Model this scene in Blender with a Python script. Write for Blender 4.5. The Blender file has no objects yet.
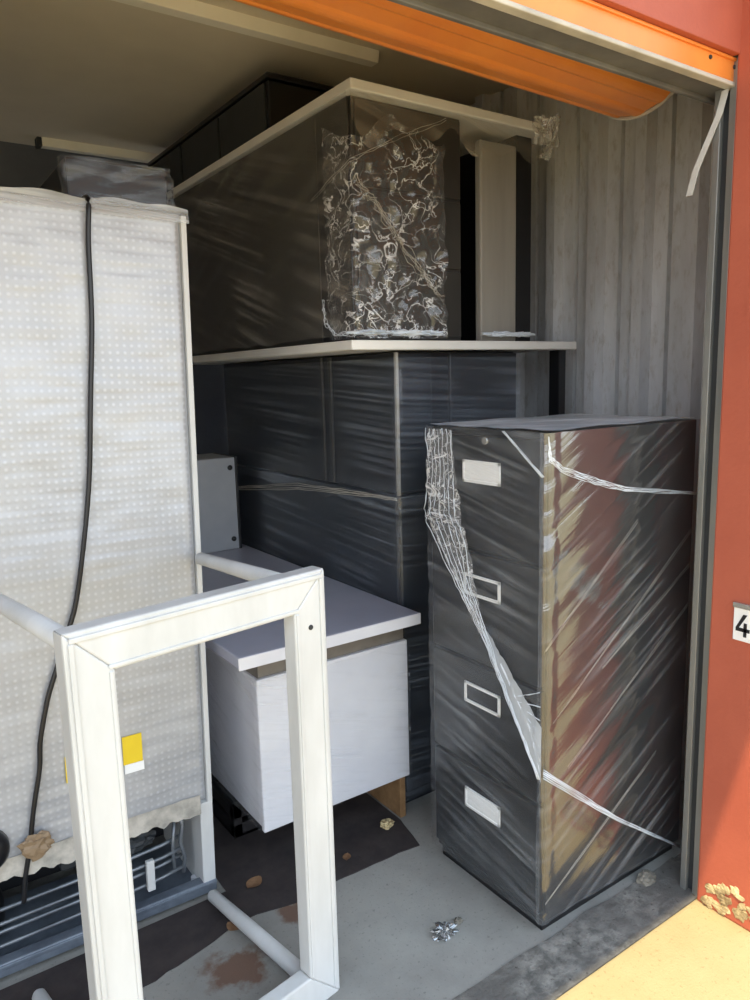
import bpy, bmesh, math, random
from mathutils import Vector, Matrix, noise

random.seed(4)
S = bpy.context.scene
COL = S.collection
PI = math.pi

# ------------------------------------------------------------------ camera
F = 745.0
def ray(px, py): return Vector(((px-375)/F, -(py-500)/F, -1.0))
ax = ray(1465, 348).normalized()
ay = ray(-143, 391); ay = (ay - ax*ax.dot(ay)).normalized()
az = ax.cross(ay)
ROT = Matrix((ax, ay, az))                      # camera -> world
cam = bpy.data.cameras.new('camera'); cam_o = bpy.data.objects.new('camera', cam); COL.objects.link(cam_o)
cam_o.matrix_world = Matrix.Translation((0, 0, 1.476)) @ ROT.to_4x4()
cam.sensor_fit = 'VERTICAL'; cam.sensor_height = 36.0; cam.lens = 36.0*F/1000.0
cam.clip_start = 0.02; cam.clip_end = 200
S.camera = cam_o

# ------------------------------------------------------------------ sky, sun, exposure
S.view_settings.view_transform = 'Standard'
S.view_settings.look = 'None'
S.view_settings.gamma = 1.0
S.view_settings.use_curve_mapping = False
S.view_settings.exposure = 0.6
S.cycles.max_bounces = 14; S.cycles.diffuse_bounces = 8; S.cycles.transparent_max_bounces = 24
W = bpy.data.worlds.new('sky'); S.world = W; W.use_nodes = True
wn = W.node_tree.nodes; wl = W.node_tree.links
bg = wn['Background']
tc = wn.new('ShaderNodeTexCoord'); sx = wn.new('ShaderNodeSeparateXYZ'); rp = wn.new('ShaderNodeValToRGB')
wl.new(tc.outputs['Generated'], sx.inputs[0]); wl.new(sx.outputs['Z'], rp.inputs[0])
rp.color_ramp.elements[0].position = 0.0; rp.color_ramp.elements[0].color = (0.94, 0.965, 1.0, 1)
rp.color_ramp.elements[1].position = 0.75; rp.color_ramp.elements[1].color = (0.60, 0.78, 1.0, 1)
wl.new(rp.outputs[0], bg.inputs[0]); bg.inputs[1].default_value = 1.9
sun = bpy.data.lights.new('sun', 'SUN'); sun.energy = 3.6; sun.color = (1.0, 0.84, 0.54); sun.angle = math.radians(0.6)
sun_o = bpy.data.objects.new('sun', sun); COL.objects.link(sun_o); sun_o.location = (-3, -3, 12)
sd = Vector((-0.42, -0.24, 0.97)).normalized()
sun_o.rotation_euler = sd.to_track_quat('Z', 'Y').to_euler()

# ------------------------------------------------------------------ material helpers
def lin(c):
    return tuple((x/255/12.92 if x/255 <= 0.04045 else ((x/255+0.055)/1.055)**2.4) for x in c) + (1.0,)
class NT:
    def __init__(s, name):
        s.m = bpy.data.materials.new(name); s.m.use_nodes = True
        s.n = s.m.node_tree.nodes; s.l = s.m.node_tree.links
        s.p = s.n['Principled BSDF']; s.out = s.n['Material Output']
    def node(s, t, **k):
        n = s.n.new(t)
        for a, v in k.items(): setattr(n, a, v)
        return n
    def link(s, a, b): s.l.new(a, b)
    def coord(s, kind='Object', scale=(1, 1, 1), rot=(0, 0, 0)):
        t = s.node('ShaderNodeTexCoord'); m = s.node('ShaderNodeMapping')
        s.link(t.outputs[kind], m.inputs[0]); m.inputs['Scale'].default_value = scale; m.inputs['Rotation'].default_value = rot
        return m.outputs[0]
    def noise(s, vec, scale=5, detail=4, rough=0.5):
        n = s.node('ShaderNodeTexNoise'); n.inputs['Scale'].default_value = scale; n.inputs['Detail'].default_value = detail
        n.inputs['Roughness'].default_value = rough; s.link(vec, n.inputs['Vector']); return n.outputs['Fac']
    def ramp(s, fac, a, b, ca=(0, 0, 0, 1), cb=(1, 1, 1, 1)):
        r = s.node('ShaderNodeValToRGB'); e = r.color_ramp.elements
        e[0].position = a; e[1].position = b; e[0].color = ca; e[1].color = cb
        s.link(fac, r.inputs[0]); return r.outputs[0]
    def mix(s, fac, a, b):
        m = s.node('ShaderNodeMix', data_type='RGBA')
        if isinstance(fac, float): m.inputs[0].default_value = fac
        else: s.link(fac, m.inputs[0])
        for i, v in ((6, a), (7, b)):
            if isinstance(v, tuple): m.inputs[i].default_value = v
            else: s.link(v, m.inputs[i])
        return m.outputs[2]
    def bump(s, h, strength=0.3, dist=0.01):
        b = s.node('ShaderNodeBump'); b.inputs['Strength'].default_value = strength; b.inputs['Distance'].default_value = dist
        s.link(h, b.inputs['Height']); s.link(b.outputs[0], s.p.inputs['Normal']); return b.outputs[0]

def paint(name, c, c2=None, rough=0.5, metal=0.0, scale=6, bump=0.0, bscale=60, stretch=(1, 1, 1), spec=0.5):
    t = NT(name); v = t.coord('Object', stretch)
    c2 = c2 or tuple(x*0.82 for x in c)
    f = t.ramp(t.noise(v, scale, 5, 0.6), 0.35, 0.65)
    t.link(t.mix(f, lin(c), lin(c2)), t.p.inputs['Base Color'])
    t.p.inputs['Roughness'].default_value = rough; t.p.inputs['Metallic'].default_value = metal
    t.p.inputs['Specular IOR Level'].default_value = spec
    if bump: t.bump(t.noise(v, bscale, 3), bump, 0.004)
    return t.m

def two_sided_fresnel(t, ior, b):
    # a thin sheet reflects alike from both of its sides
    g = t.node('ShaderNodeNewGeometry'); m = t.node('ShaderNodeMath', operation='MULTIPLY_ADD')
    t.link(g.outputs['Backfacing'], m.inputs[0]); m.inputs[1].default_value = 1/ior-ior; m.inputs[2].default_value = ior
    fr = t.node('ShaderNodeFresnel'); t.link(m.outputs[0], fr.inputs[0]); t.link(b.outputs[0], fr.inputs['Normal'])
    return fr
def film_mat(name, angle=0.0, haze=0.06, streak=0.4, lo=0.5, hi=0.75, sc=(1.6, 46, 1), ior=1.6, rough=0.12, wrinkle=0.35, tint=(235, 240, 245)):
    """clear stretch film: see-through, glossy, milky along its stretch lines"""
    t = NT(name); t.n.remove(t.p)
    tcd = t.node('ShaderNodeTexCoord')
    mr = t.node('ShaderNodeMapping'); mr.inputs['Rotation'].default_value = (0, 0, angle)
    ms = t.node('ShaderNodeMapping'); ms.inputs['Scale'].default_value = sc
    t.link(tcd.outputs['UV'], mr.inputs[0]); t.link(mr.outputs[0], ms.inputs[0]); v = ms.outputs[0]
    n1 = t.noise(v, 1.0, 4, 0.55)
    mask = t.noise(mr.outputs[0], 3.0, 2)
    f = t.ramp(n1, lo, hi)
    mk = t.ramp(mask, 0.36, 0.66)
    mul = t.node('ShaderNodeMath', operation='MULTIPLY'); t.link(f, mul.inputs[0]); t.link(mk, mul.inputs[1])
    ma = t.node('ShaderNodeMath', operation='MULTIPLY_ADD'); t.link(mul.outputs[0], ma.inputs[0]); ma.inputs[1].default_value = streak; ma.inputs[2].default_value = haze
    b = t.node('ShaderNodeBump'); b.inputs['Strength'].default_value = wrinkle; b.inputs['Distance'].default_value = 0.006; t.link(n1, b.inputs['Height'])
    gl = t.node('ShaderNodeBsdfGlossy'); gl.inputs['Roughness'].default_value = rough; t.link(b.outputs[0], gl.inputs['Normal'])
    tr = t.node('ShaderNodeBsdfTransparent'); tr.inputs[0].default_value = (0.97, 0.975, 0.98, 1)
    fr = two_sided_fresnel(t, ior, b)
    m1 = t.node('ShaderNodeMixShader'); t.link(fr.outputs[0], m1.inputs[0]); t.link(tr.outputs[0], m1.inputs[1]); t.link(gl.outputs[0], m1.inputs[2])
    df = t.node('ShaderNodeBsdfDiffuse'); df.inputs[0].default_value = lin(tint)
    m2 = t.node('ShaderNodeMixShader'); t.link(ma.outputs[0], m2.inputs[0]); t.link(m1.outputs[0], m2.inputs[1]); t.link(df.outputs[0], m2.inputs[2])
    t.link(m2.outputs[0], t.out.inputs[0])
    return t.m

def crinkle_mat(name, amount=0.8, base=0.05, scale=9.0, rough=0.12, mlo=0.42):
    """crumpled clear film: bright crease lines on a clear ground"""
    t = NT(name); t.n.remove(t.p)
    v = t.coord('UV')
    def ridge(sc, lo, hi, dist):
        n = t.node('ShaderNodeTexNoise'); n.inputs['Scale'].default_value = sc; n.inputs['Detail'].default_value = 3; n.inputs['Roughness'].default_value = 0.5; n.inputs['Distortion'].default_value = dist
        t.link(v, n.inputs['Vector'])
        a = t.node('ShaderNodeMath', operation='SUBTRACT'); t.link(n.outputs['Fac'], a.inputs[0]); a.inputs[1].default_value = 0.5
        b_ = t.node('ShaderNodeMath', operation='ABSOLUTE'); t.link(a.outputs[0], b_.inputs[0])
        return t.ramp(b_.outputs[0], lo, hi, (1, 1, 1, 1), (0, 0, 0, 1)), n.outputs['Fac']
    e1, h1 = ridge(scale*0.35, 0.0, 0.016, 1.2)
    e2, h2 = ridge(scale*0.9, 0.0, 0.017, 0.6)
    em = t.node('ShaderNodeMath', operation='MAXIMUM'); t.link(e1, em.inputs[0]); t.link(e2, em.inputs[1]); e = em.outputs[0]
    mk = t.ramp(t.noise(v, 7.0, 3), mlo, mlo+0.25)
    spk = t.ramp(t.noise(v, 60.0, 4), 0.63, 0.72)
    mul = t.node('ShaderNodeMath', operation='MULTIPLY'); t.link(e, mul.inputs[0]); t.link(mk, mul.inputs[1])
    mu2 = t.node('ShaderNodeMath', operation='MULTIPLY'); t.link(spk, mu2.inputs[0]); t.link(mk, mu2.inputs[1])
    mx = t.node('ShaderNodeMath', operation='MAXIMUM'); t.link(mul.outputs[0], mx.inputs[0]); t.link(mu2.outputs[0], mx.inputs[1])
    ma = t.node('ShaderNodeMath', operation='MULTIPLY_ADD'); t.link(mx.outputs[0], ma.inputs[0]); ma.inputs[1].default_value = amount; ma.inputs[2].default_value = base
    b = t.node('ShaderNodeBump'); b.inputs['Strength'].default_value = 0.8; b.inputs['Distance'].default_value = 0.012; t.link(h1, b.inputs['Height'])
    gl = t.node('ShaderNodeBsdfGlossy'); gl.inputs['Roughness'].default_value = rough; t.link(b.outputs[0], gl.inputs['Normal'])
    tr = t.node('ShaderNodeBsdfTransparent')
    fr = two_sided_fresnel(t, 1.7, b)
    m1 = t.node('ShaderNodeMixShader'); t.link(fr.outputs[0], m1.inputs[0]); t.link(tr.outputs[0], m1.inputs[1]); t.link(gl.outputs[0], m1.inputs[2])
    df = t.node('ShaderNodeBsdfDiffuse'); df.inputs[0].default_value = lin((240, 240, 240))
    m2 = t.node('ShaderNodeMixShader'); t.link(ma.outputs[0], m2.inputs[0]); t.link(m1.outputs[0], m2.inputs[1]); t.link(df.outputs[0], m2.inputs[2])
    t.link(m2.outputs[0], t.out.inputs[0])
    return t.m

M = {}
M['red'] = paint('red_masonry_paint', (184, 96, 72), (174, 88, 66), 0.6, scale=4, bump=0.25, bscale=90)
M['orange'] = paint('orange_door_enamel', (236, 146, 66), (228, 134, 58), 0.35, scale=5)
M['seal'] = paint('pale_rubber_seal', (205, 198, 185), None, 0.6)
M['lintel'] = paint('grey_primed_steel', (112, 110, 106), (92, 90, 88), 0.6, scale=8)
M['guide'] = paint('galvanised_guide_rail', (150, 150, 146), (128, 130, 128), 0.4, 0.5, scale=10, stretch=(1, 1, 0.2))
M['dark_slot'] = paint('dark_slot', (46, 50, 54), None, 0.6)
M['ceiling'] = paint('dull_taupe_ceiling', (222, 212, 192), (212, 202, 182), 0.7, scale=2)
M['wall_in'] = paint('dark_block_wall', (96, 100, 110), (84, 88, 98), 0.8, scale=3, bump=0.2)
M['strip'] = paint('cream_plastic_strip', (246, 242, 230), (240, 236, 222), 0.5)
M['white_metal'] = paint('white_powder_coat', (206, 207, 206), (192, 193, 191), 0.35, scale=9, stretch=(1, 1, 0.3))
M['black'] = paint('black_enamel', (26, 27, 30), (20, 20, 23), 0.35)
M['dark_grey'] = paint('charcoal_enamel', (34, 36, 39), (28, 29, 32), 0.4)
M['navy'] = paint('dark_slate_panel', (30, 34, 40), (24, 27, 33), 0.4)
M['slate'] = paint('grey_brown_panel', (58, 56, 52), (46, 45, 43), 0.45, scale=3)
M['pale_lam'] = paint('pale_laminate', (232, 230, 224), (222, 219, 212), 0.4, scale=4)
M['lilac_lam'] = paint('pale_grey_laminate', (168, 170, 184), (156, 158, 172), 0.35, scale=3)
M['white_lam'] = paint('white_laminate', (228, 228, 232), (216, 216, 222), 0.4, scale=5)
M['grey_leg'] = paint('dull_grey_panel', (150, 146, 138), (136, 132, 124), 0.45, scale=2, stretch=(6, 6, 0.6))
M['board'] = paint('brown_chipboard', (150, 116, 78), (128, 96, 62), 0.8, scale=30)
M['card'] = paint('white_card', (246, 246, 244), (238, 238, 236), 0.6)
M['chrome'] = paint('nickel_trim', (205, 203, 196), None, 0.25, 0.7)
M['pipe'] = paint('dull_silver_pipe', (140, 146, 152), (96, 100, 106), 0.35, 0.6)
M['rail'] = paint('blue_grey_rail', (126, 136, 148), (98, 106, 118), 0.4, 0.4, scale=12)
M['yellow'] = paint('yellow_sticker', (236, 206, 44), (226, 192, 36), 0.5)
M['box_grey'] = paint('light_grey_enamel', (176, 180, 184), (166, 170, 176), 0.4)
M['tape'] = paint('brown_tape', (150, 128, 100), (120, 100, 78), 0.6)
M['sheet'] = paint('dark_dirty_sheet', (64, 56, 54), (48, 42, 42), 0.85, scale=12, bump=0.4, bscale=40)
M['crate'] = paint('black_plastic', (40, 38, 40), None, 0.5)
M['strap'] = paint('white_webbing', (222, 220, 214), None, 0.7)
M['plaster'] = paint('broken_cream_render', (216, 198, 152), (140, 118, 84), 0.9, scale=22, bump=0.6, bscale=70)
M['stone'] = paint('grey_mortar', (130, 124, 112), (100, 95, 86), 0.9, scale=25, bump=0.6)
M['leaf'] = paint('dry_leaf', (150, 116, 84), (118, 86, 60), 0.8, scale=30)
M['foil_scrap'] = paint('silver_foil', (190, 192, 192), (120, 120, 120), 0.22, 0.8, scale=40)
M['foil_dull'] = paint('torn_silver_foil', (196, 192, 184), (150, 148, 142), 0.4, 0.2, scale=22)
M['shaded_rail'] = paint('shade_toned_rail', (128, 122, 114), None, 0.5)  # desk rail: shade under the desktop is put into this darker colour
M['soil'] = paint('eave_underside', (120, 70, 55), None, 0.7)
M['ink'] = paint('black_ink', (28, 28, 30), None, 0.6)

def concrete(name, c1, c2, c3, bump=0.3, sc=1.0):
    t = NT(name); v = t.coord('Object')
    a = t.mix(t.ramp(t.noise(v, 2.2*sc, 6, 0.65), 0.35, 0.68), lin(c1), lin(c2))
    fine = t.ramp(t.noise(v, 90*sc, 3, 0.6), 0.6, 0.72)
    mul = t.node('ShaderNodeMath', operation='MULTIPLY'); t.link(fine, mul.inputs[0]); mul.inputs[1].default_value = 0.6
    b = t.mix(mul.outputs[0], a, lin(c3))
    t.link(b, t.p.inputs['Base Color']); t.p.inputs['Roughness'].default_value = 0.85
    t.bump(t.noise(v, 130*sc, 4, 0.7), bump, 0.004)
    return t.m
M['floor'] = concrete('trowelled_concrete', (150, 149, 146), (130, 130, 128), (96, 95, 92))
M['pave'] = concrete('warm_pavement', (190, 172, 128), (176, 156, 112), (140, 118, 76), 0.5)
M['thresh'] = concrete('rough_threshold', (172, 168, 158), (104, 101, 95), (60, 58, 54), 1.0, 3.4)

def worn_edge():
    t = NT('worn_concrete_edge'); v = t.coord('Object')
    a = t.mix(t.ramp(t.noise(v, 26, 5, 0.65), 0.40, 0.64), lin((100, 98, 93)), lin((150, 146, 138)))
    b = t.mix(t.ramp(t.noise(v, 5, 3), 0.40, 0.60), a, lin((104, 101, 96)))
    c = t.mix(t.ramp(t.noise(v, 75, 3, 0.6), 0.64, 0.72), b, lin((76, 73, 69)))
    t.link(c, t.p.inputs['Base Color']); t.p.inputs['Roughness'].default_value = 0.9
    t.bump(t.noise(v, 60, 5, 0.7), 0.8, 0.008)
    return t.m
M['thresh'] = worn_edge()
# brown stain on the floor
def stain_floor():
    t = NT('stained_concrete'); v = t.coord('Object')
    a = t.mix(t.ramp(t.noise(v, 2.2, 6, 0.65), 0.35, 0.68), lin((158, 156, 149)), lin((128, 126, 121)))
    fine = t.ramp(t.noise(v, 95, 3, 0.6), 0.6, 0.72)
    mul = t.node('ShaderNodeMath', operation='MULTIPLY'); t.link(fine, mul.inputs[0]); mul.inputs[1].default_value = 0.55
    b = t.mix(mul.outputs[0], a, lin((94, 93, 90)))
    last = b
    for cx, cy, r, thr in ((0.64, 1.60, 0.16, 0.5), (0.86, 1.69, 0.10, 0.5)):
        m = t.node('ShaderNodeVectorMath', operation='DISTANCE'); t.link(v, m.inputs[0]); m.inputs[1].default_value = (cx, cy, 0)
        d = t.ramp(m.outputs['Value'], 0.0, r, (1, 1, 1, 1), (0, 0, 0, 1))
        k = t.node('ShaderNodeMath', operation='MULTIPLY'); t.link(d, k.inputs[0]); t.link(t.noise(v, 16, 4, 0.6), k.inputs[1])
        last = t.mix(t.ramp(k.outputs[0], 0.22, 0.34), last, lin((112, 88, 74)))
    t.link(last, t.p.inputs['Base Color']); t.p.inputs['Roughness'].default_value = 0.85
    t.bump(t.noise(v, 130, 4, 0.7), 0.3, 0.004)
    return t.m
M['floor'] = stain_floor()

def galv():
    t = NT('weathered_corrugated_steel'); v = t.coord('Object', (1, 1, 0.25))
    a = t.mix(t.ramp(t.noise(v, 7, 6, 0.65), 0.3, 0.7), lin((208, 210, 212)), lin((176, 176, 175)))
    sp = t.ramp(t.noise(t.coord('Object', (1, 1, 0.35)), 42, 5, 0.7), 0.52, 0.8)
    b = t.mix(sp, a, lin((160, 154, 144)))
    t.link(b, t.p.inputs['Base Color']); t.p.inputs['Roughness'].default_value = 0.5; t.p.inputs['Metallic'].default_value = 0.15
    return t.m
M['galv'] = galv()

def foil_panel():
    t = NT('dimpled_foil_backing'); v = t.coord('Object')
    base = t.mix(t.ramp(t.noise(v, 5, 5, 0.6), 0.3, 0.7), lin((186, 189, 194)), lin((168, 170, 174)))
    wv = []
    for ax_ in ('X', 'Z'):
        w = t.node('ShaderNodeTexWave', wave_type='BANDS', bands_direction=ax_); w.inputs['Scale'].default_value = 0.314*56/ (2*PI) * 6.2
        w.inputs['Distortion'].default_value = 0.6; w.inputs['Detail'].default_value = 1; w.inputs['Detail Scale'].default_value = 2
        t.link(v, w.inputs['Vector']); wv.append(w.outputs['Fac'])
    m = t.node('ShaderNodeMath', operation='MULTIPLY'); t.link(wv[0], m.inputs[0]); t.link(wv[1], m.inputs[1])
    ad = t.node('ShaderNodeMath', operation='MULTIPLY_ADD'); t.link(t.noise(v, 9, 3), ad.inputs[0]); ad.inputs[1].default_value = 1.6; t.link(m.outputs[0], ad.inputs[2])
    t.bump(ad.outputs[0], 0.10, 0.005)
    c = t.mix(t.ramp(m.outputs[0], 0.35, 1.0), base, lin((191, 194, 199)))
    t.link(c, t.p.inputs['Base Color']); t.p.inputs['Metallic'].default_value = 0.35; t.p.inputs['Roughness'].default_value = 0.42
    return t.m
M['foil'] = foil_panel()

FILM_FRONT = film_mat('film_cabinet_front', 0.22, 0.03, 0.34, 0.44, 0.85, (1.4, 46, 1), 1.45, 0.2, 0.25)
FILM_SIDE = film_mat('film_cabinet_side', -0.52, 0.03, 0.30, 0.50, 0.80, (1.1, 40, 1), 2.5, 0.1, 0.25)
FILM_TOP = film_mat('film_cabinet_top', 0.1, 0.3, 0.5, 0.4, 0.7, (3, 20, 1), 1.5, 0.2)
FILM_NAVY = film_mat('film_counter', 0.06, 0.035, 0.34, 0.44, 0.82, (0.8, 60, 1), 1.5, 0.2, 0.3, (210, 222, 238))
FILM_UP = film_mat('film_upper_desk', 0.3, 0.05, 0.42, 0.46, 0.80, (1.0, 34, 1), 1.5, 0.2, 0.3, (226, 218, 204))
FILM_DESK = film_mat('film_white_desk', 0.3, 0.02, 0.5, 0.5, 0.8, (2, 40, 1), 1.4, 0.2)
FILM_FRIDGE = film_mat('film_refrigerator_top', 0.05, 0.25, 0.5, 0.4, 0.7, (2, 60, 1), 1.5, 0.2)
CRINKLE = crinkle_mat('crumpled_film', 0.8, 0.03, 20.0, 0.12, 0.34)
BUNCH = crinkle_mat('bunched_film', 0.75, 0.15, 30.0, 0.12, 0.2)
MILKY = film_mat('gathered_film', 0.0, 0.42, 0.5, 0.35, 0.7, (20, 2, 1), 1.6, 0.15, 0.5, (232, 238, 244))

# ------------------------------------------------------------------ mesh helpers
class MB:
    def __init__(s): s.bm = bmesh.new(); s.uv = None
    def _merge(s, b2):
        me = bpy.data.meshes.new('tmp'); b2.to_mesh(me); b2.free(); s.bm.from_mesh(me); bpy.data.meshes.remove(me)
    def box(s, x0, x1, y0, y1, z0, z1, bev=0.003, seg=2):
        b = bmesh.new(); bmesh.ops.create_cube(b, size=1)
        for v in b.verts: v.co = Vector(((x0+x1)/2+v.co.x*(x1-x0), (y0+y1)/2+v.co.y*(y1-y0), (z0+z1)/2+v.co.z*(z1-z0)))
        w = min(bev, 0.45*min(abs(x1-x0), abs(y1-y0), abs(z1-z0)))
        if w > 0: bmesh.ops.bevel(b, geom=list(b.edges), offset=w, segments=seg, affect='EDGES', profile=0.5)
        s._merge(b); return s
    def prism(s, pts, axis, d0, d1, bev=0.0):
        """pts 2-D outline, extruded along axis 'x','y','z' from d0 to d1"""
        b = bmesh.new()
        def mk(p, d):
            return {'x': (d, p[0], p[1]), 'y': (p[0], d, p[1]), 'z': (p[0], p[1], d)}[axis]
        a = [b.verts.new(mk(p, d0)) for p in pts]; c = [b.verts.new(mk(p, d1)) for p in pts]; n = len(pts)
        b.faces.new(a); b.faces.new(c[::-1])
        for i in range(n): b.faces.new((a[i], c[i], c[(i+1) % n], a[(i+1) % n]))
        bmesh.ops.recalc_face_normals(b, faces=list(b.faces))
        if bev: bmesh.ops.bevel(b, geom=list(b.edges), offset=bev, segments=2, affect='EDGES', profile=0.5)
        s._merge(b); return s
    def tube(s, pts, r, seg=10, cap=True):
        pts = [Vector(p) for p in pts]; n = len(pts)
        rs = r if isinstance(r, (list, tuple)) else [r]*n
        b = bmesh.new(); rings = []; up = Vector((0.13, 0.29, 0.95)).normalized()
        for i, p in enumerate(pts):
            t = (pts[min(i+1, n-1)]-pts[max(i-1, 0)]).normalized()
            a = t.cross(up)
            if a.length < 1e-3: a = t.cross(Vector((1, 0, 0)))
            a.normalize(); c = t.cross(a)
            rings.append([b.verts.new(p+(a*math.cos(q*2*PI/seg)+c*math.sin(q*2*PI/seg))*rs[i]) for q in range(seg)])
        for i in range(n-1):
            for q in range(seg): b.faces.new((rings[i][q], rings[i][(q+1) % seg], rings[i+1][(q+1) % seg], rings[i+1][q]))
        if cap: b.faces.new(rings[0][::-1]); b.faces.new(rings[-1])
        bmesh.ops.recalc_face_normals(b, faces=list(b.faces))
        s._merge(b); return s
    def lathe(s, prof, centre, axis='z', seg=32):
        """prof [(r, h)], closed with caps"""
        b = bmesh.new(); rings = []
        for r, h in prof:
            ring = []
            for q in range(seg):
                c_, s_ = r*math.cos(2*PI*q/seg), r*math.sin(2*PI*q/seg)
                p = {'z': (c_, s_, h), 'x': (h, c_, s_), 'y': (c_, h, s_)}[axis]
                ring.append(b.verts.new(Vector(p)+Vector(centre)))
            rings.append(ring)
        for i in range(len(rings)-1):
            for q in range(seg): b.faces.new((rings[i][q], rings[i][(q+1) % seg], rings[i+1][(q+1) % seg], rings[i+1][q]))
        b.faces.new(rings[0][::-1]); b.faces.new(rings[-1])
        bmesh.ops.recalc_face_normals(b, faces=list(b.faces))
        s._merge(b); return s
    def blob(s, c, rad, jag=0.3, sub=3, seed=0, f=3.0):
        b = bmesh.new(); bmesh.ops.create_icosphere(b, subdivisions=sub, radius=1)
        for v in b.verts:
            k = 1+jag*noise.noise(v.co*f+Vector((seed*7.1, seed*3.3, 0)))
            v.co = Vector((v.co.x*rad[0]*k+c[0], v.co.y*rad[1]*k+c[1], v.co.z*rad[2]*k+c[2]))
        s._merge(b); return s
    def build(s, name, mat, parent=None, local=False, smooth=False):
        return finish(name, s.bm, mat, parent, local, smooth)

def finish(name, bm, mat, parent=None, local=False, smooth=False):
    me = bpy.data.meshes.new(name)
    if parent is not None and not local:
        off = parent['_o'] if '_o' in parent else None
        base = ROOTS.get(parent.name, Vector((0, 0, 0)))
        for v in bm.verts: v.co -= base
    bm.to_mesh(me); bm.free()
    me.materials.append(mat)
    if smooth:
        for p in me.polygons: p.use_smooth = True
    o = bpy.data.objects.new(name, me); COL.objects.link(o)
    if parent is not None: o.parent = parent
    if parent is not None: ROOTS[o.name] = ROOTS.get(parent.name, Vector((0, 0, 0)))
    return o
ROOTS = {}
def thing(name, label, cat, loc, group=None, rot=None):
    o = bpy.data.objects.new(name, None); COL.objects.link(o); o.location = loc
    o.empty_display_size = 0.1
    if rot: o.rotation_euler = rot
    o['label'] = label; o['category'] = cat
    if group: o['group'] = group
    ROOTS[o.name] = Vector(loc)
    return o
def tag(o, label, cat, group=None):
    o['label'] = label; o['category'] = cat
    if group: o['group'] = group
    return o
def struct(o): o['kind'] = 'structure'; return o

def film(name, path, z0, z1, parent, mat, step=0.02, off=0.004, amp=0.004, ang=0.0, fq=(1.5, 30), seed=0, closed=False, jag0=0.0, jag1=0.0, local=False, uvs=1.0, iso=0.0):
    """a sheet of stretch film hung along a ground path; outward side is to the right of travel"""
    pts = [Vector((p[0], p[1], 0)) for p in path]
    if closed: pts.append(pts[0].copy())
    samples = []; dist = 0
    for i in range(len(pts)-1):
        a, b = pts[i], pts[i+1]; L = (b-a).length; k = max(1, round(L/step)); t = (b-a)/L
        nrm = Vector((t.y, -t.x, 0))
        for j in range(k + (1 if i == len(pts)-2 else 0)):
            n2 = nrm
            if j == 0 and i > 0:
                tp = (pts[i]-pts[i-1]).normalized(); n2 = (nrm+Vector((tp.y, -tp.x, 0)))
            samples.append((a+t*(L*j/k), n2, dist+L*j/k))
        dist += L
    bm = bmesh.new(); uv = bm.loops.layers.uv.new('UVMap'); rows = []; cu = {}
    nz = max(2, round((z1-z0)/step))
    ca, sa = math.cos(ang), math.sin(ang)
    for p, n, u in samples:
        col = []
        lo = z0 + jag0*noise.noise(Vector((u*9, seed, 1.7))); hi = z1 + jag1*noise.noise(Vector((u*9, seed, 5.2)))
        for k in range(nz+1):
            z = lo+(hi-lo)*k/nz
            a_ = u*ca+z*sa; b_ = -u*sa+z*ca
            h = noise.noise(Vector((a_*fq[0], b_*fq[1], seed*3.7)))
            h = 1-abs(h)*2
            if iso: h += iso*noise.noise(Vector((u*26, z*26, seed*1.3)))
            v = bm.verts.new(p+n*(off+max(-off*0.7, amp*h))+Vector((0, 0, z))); cu[v] = (u*uvs, z*uvs); col.append(v)
        rows.append(col)
    for i in range(len(rows)-1):
        for k in range(nz):
            f = bm.faces.new((rows[i][k], rows[i+1][k], rows[i+1][k+1], rows[i][k+1]))
            for l in f.loops: l[uv].uv = cu[l.vert]
    return finish(name, bm, mat, parent, local, True)

def sheet(name, corners, parent, mat, nu=30, nv=8, amp=0.004, seed=0, f=20, local=False):
    """a wrinkled four-cornered piece of film"""
    c = [Vector(p) for p in corners]; n = (c[1]-c[0]).cross(c[3]-c[0]).normalized()
    bm = bmesh.new(); uv = bm.loops.layers.uv.new('UVMap'); g = []; cu = {}
    lu = (c[1]-c[0]).length; lv = max((c[3]-c[0]).length, (c[2]-c[1]).length)
    for i in range(nu+1):
        r = []
        for j in range(nv+1):
            u, v = i/nu, j/nv
            p = (c[0]*(1-u)+c[1]*u)*(1-v)+(c[3]*(1-u)+c[2]*u)*v
            w = bm.verts.new(p+n*amp*noise.noise(Vector((u*lu*f*0.4, v*lv*f, seed*2.9)))); cu[w] = (u*lu, v*lv); r.append(w)
        g.append(r)
    for i in range(nu):
        for j in range(nv):
            fc = bm.faces.new((g[i][j], g[i+1][j], g[i+1][j+1], g[i][j+1]))
            for l in fc.loops: l[uv].uv = cu[l.vert]
    return finish(name, bm, mat, parent, local, True)

def strands(name, stations, parent, mat, n=10, r=0.0016, seed=0, jit=0.003, local=False):
    """gathered film: a bundle of fine creases running through stations [(point, half-width vector)]"""
    mb = MB(); rnd = random.Random(seed)
    for i in range(n):
        t = -1+2*i/max(1, n-1); pts = []
        for k in range(len(stations)-1):
            (p0, w0), (p1, w1) = stations[k], stations[k+1]
            m = 7
            for j in range(m + (1 if k == len(stations)-2 else 0)):
                q = j/m
                p = Vector(p0).lerp(Vector(p1), q)+Vector(w0).lerp(Vector(w1), q)*t
                pts.append(p+Vector((rnd.uniform(-jit, jit)*0.4, rnd.uniform(-jit, jit), rnd.uniform(-jit, jit))))
        mb.tube(pts, [r*rnd.uniform(0.6, 1.5) for _ in pts], 5)
    return mb.build(name, mat, parent, local, True)
M['strand'] = paint('white_film_crease', (226, 232, 238), (206, 214, 222), 0.3)
M['strand_dim'] = paint('dusty_film_crease', (196, 190, 178), (170, 164, 152), 0.35)

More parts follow.
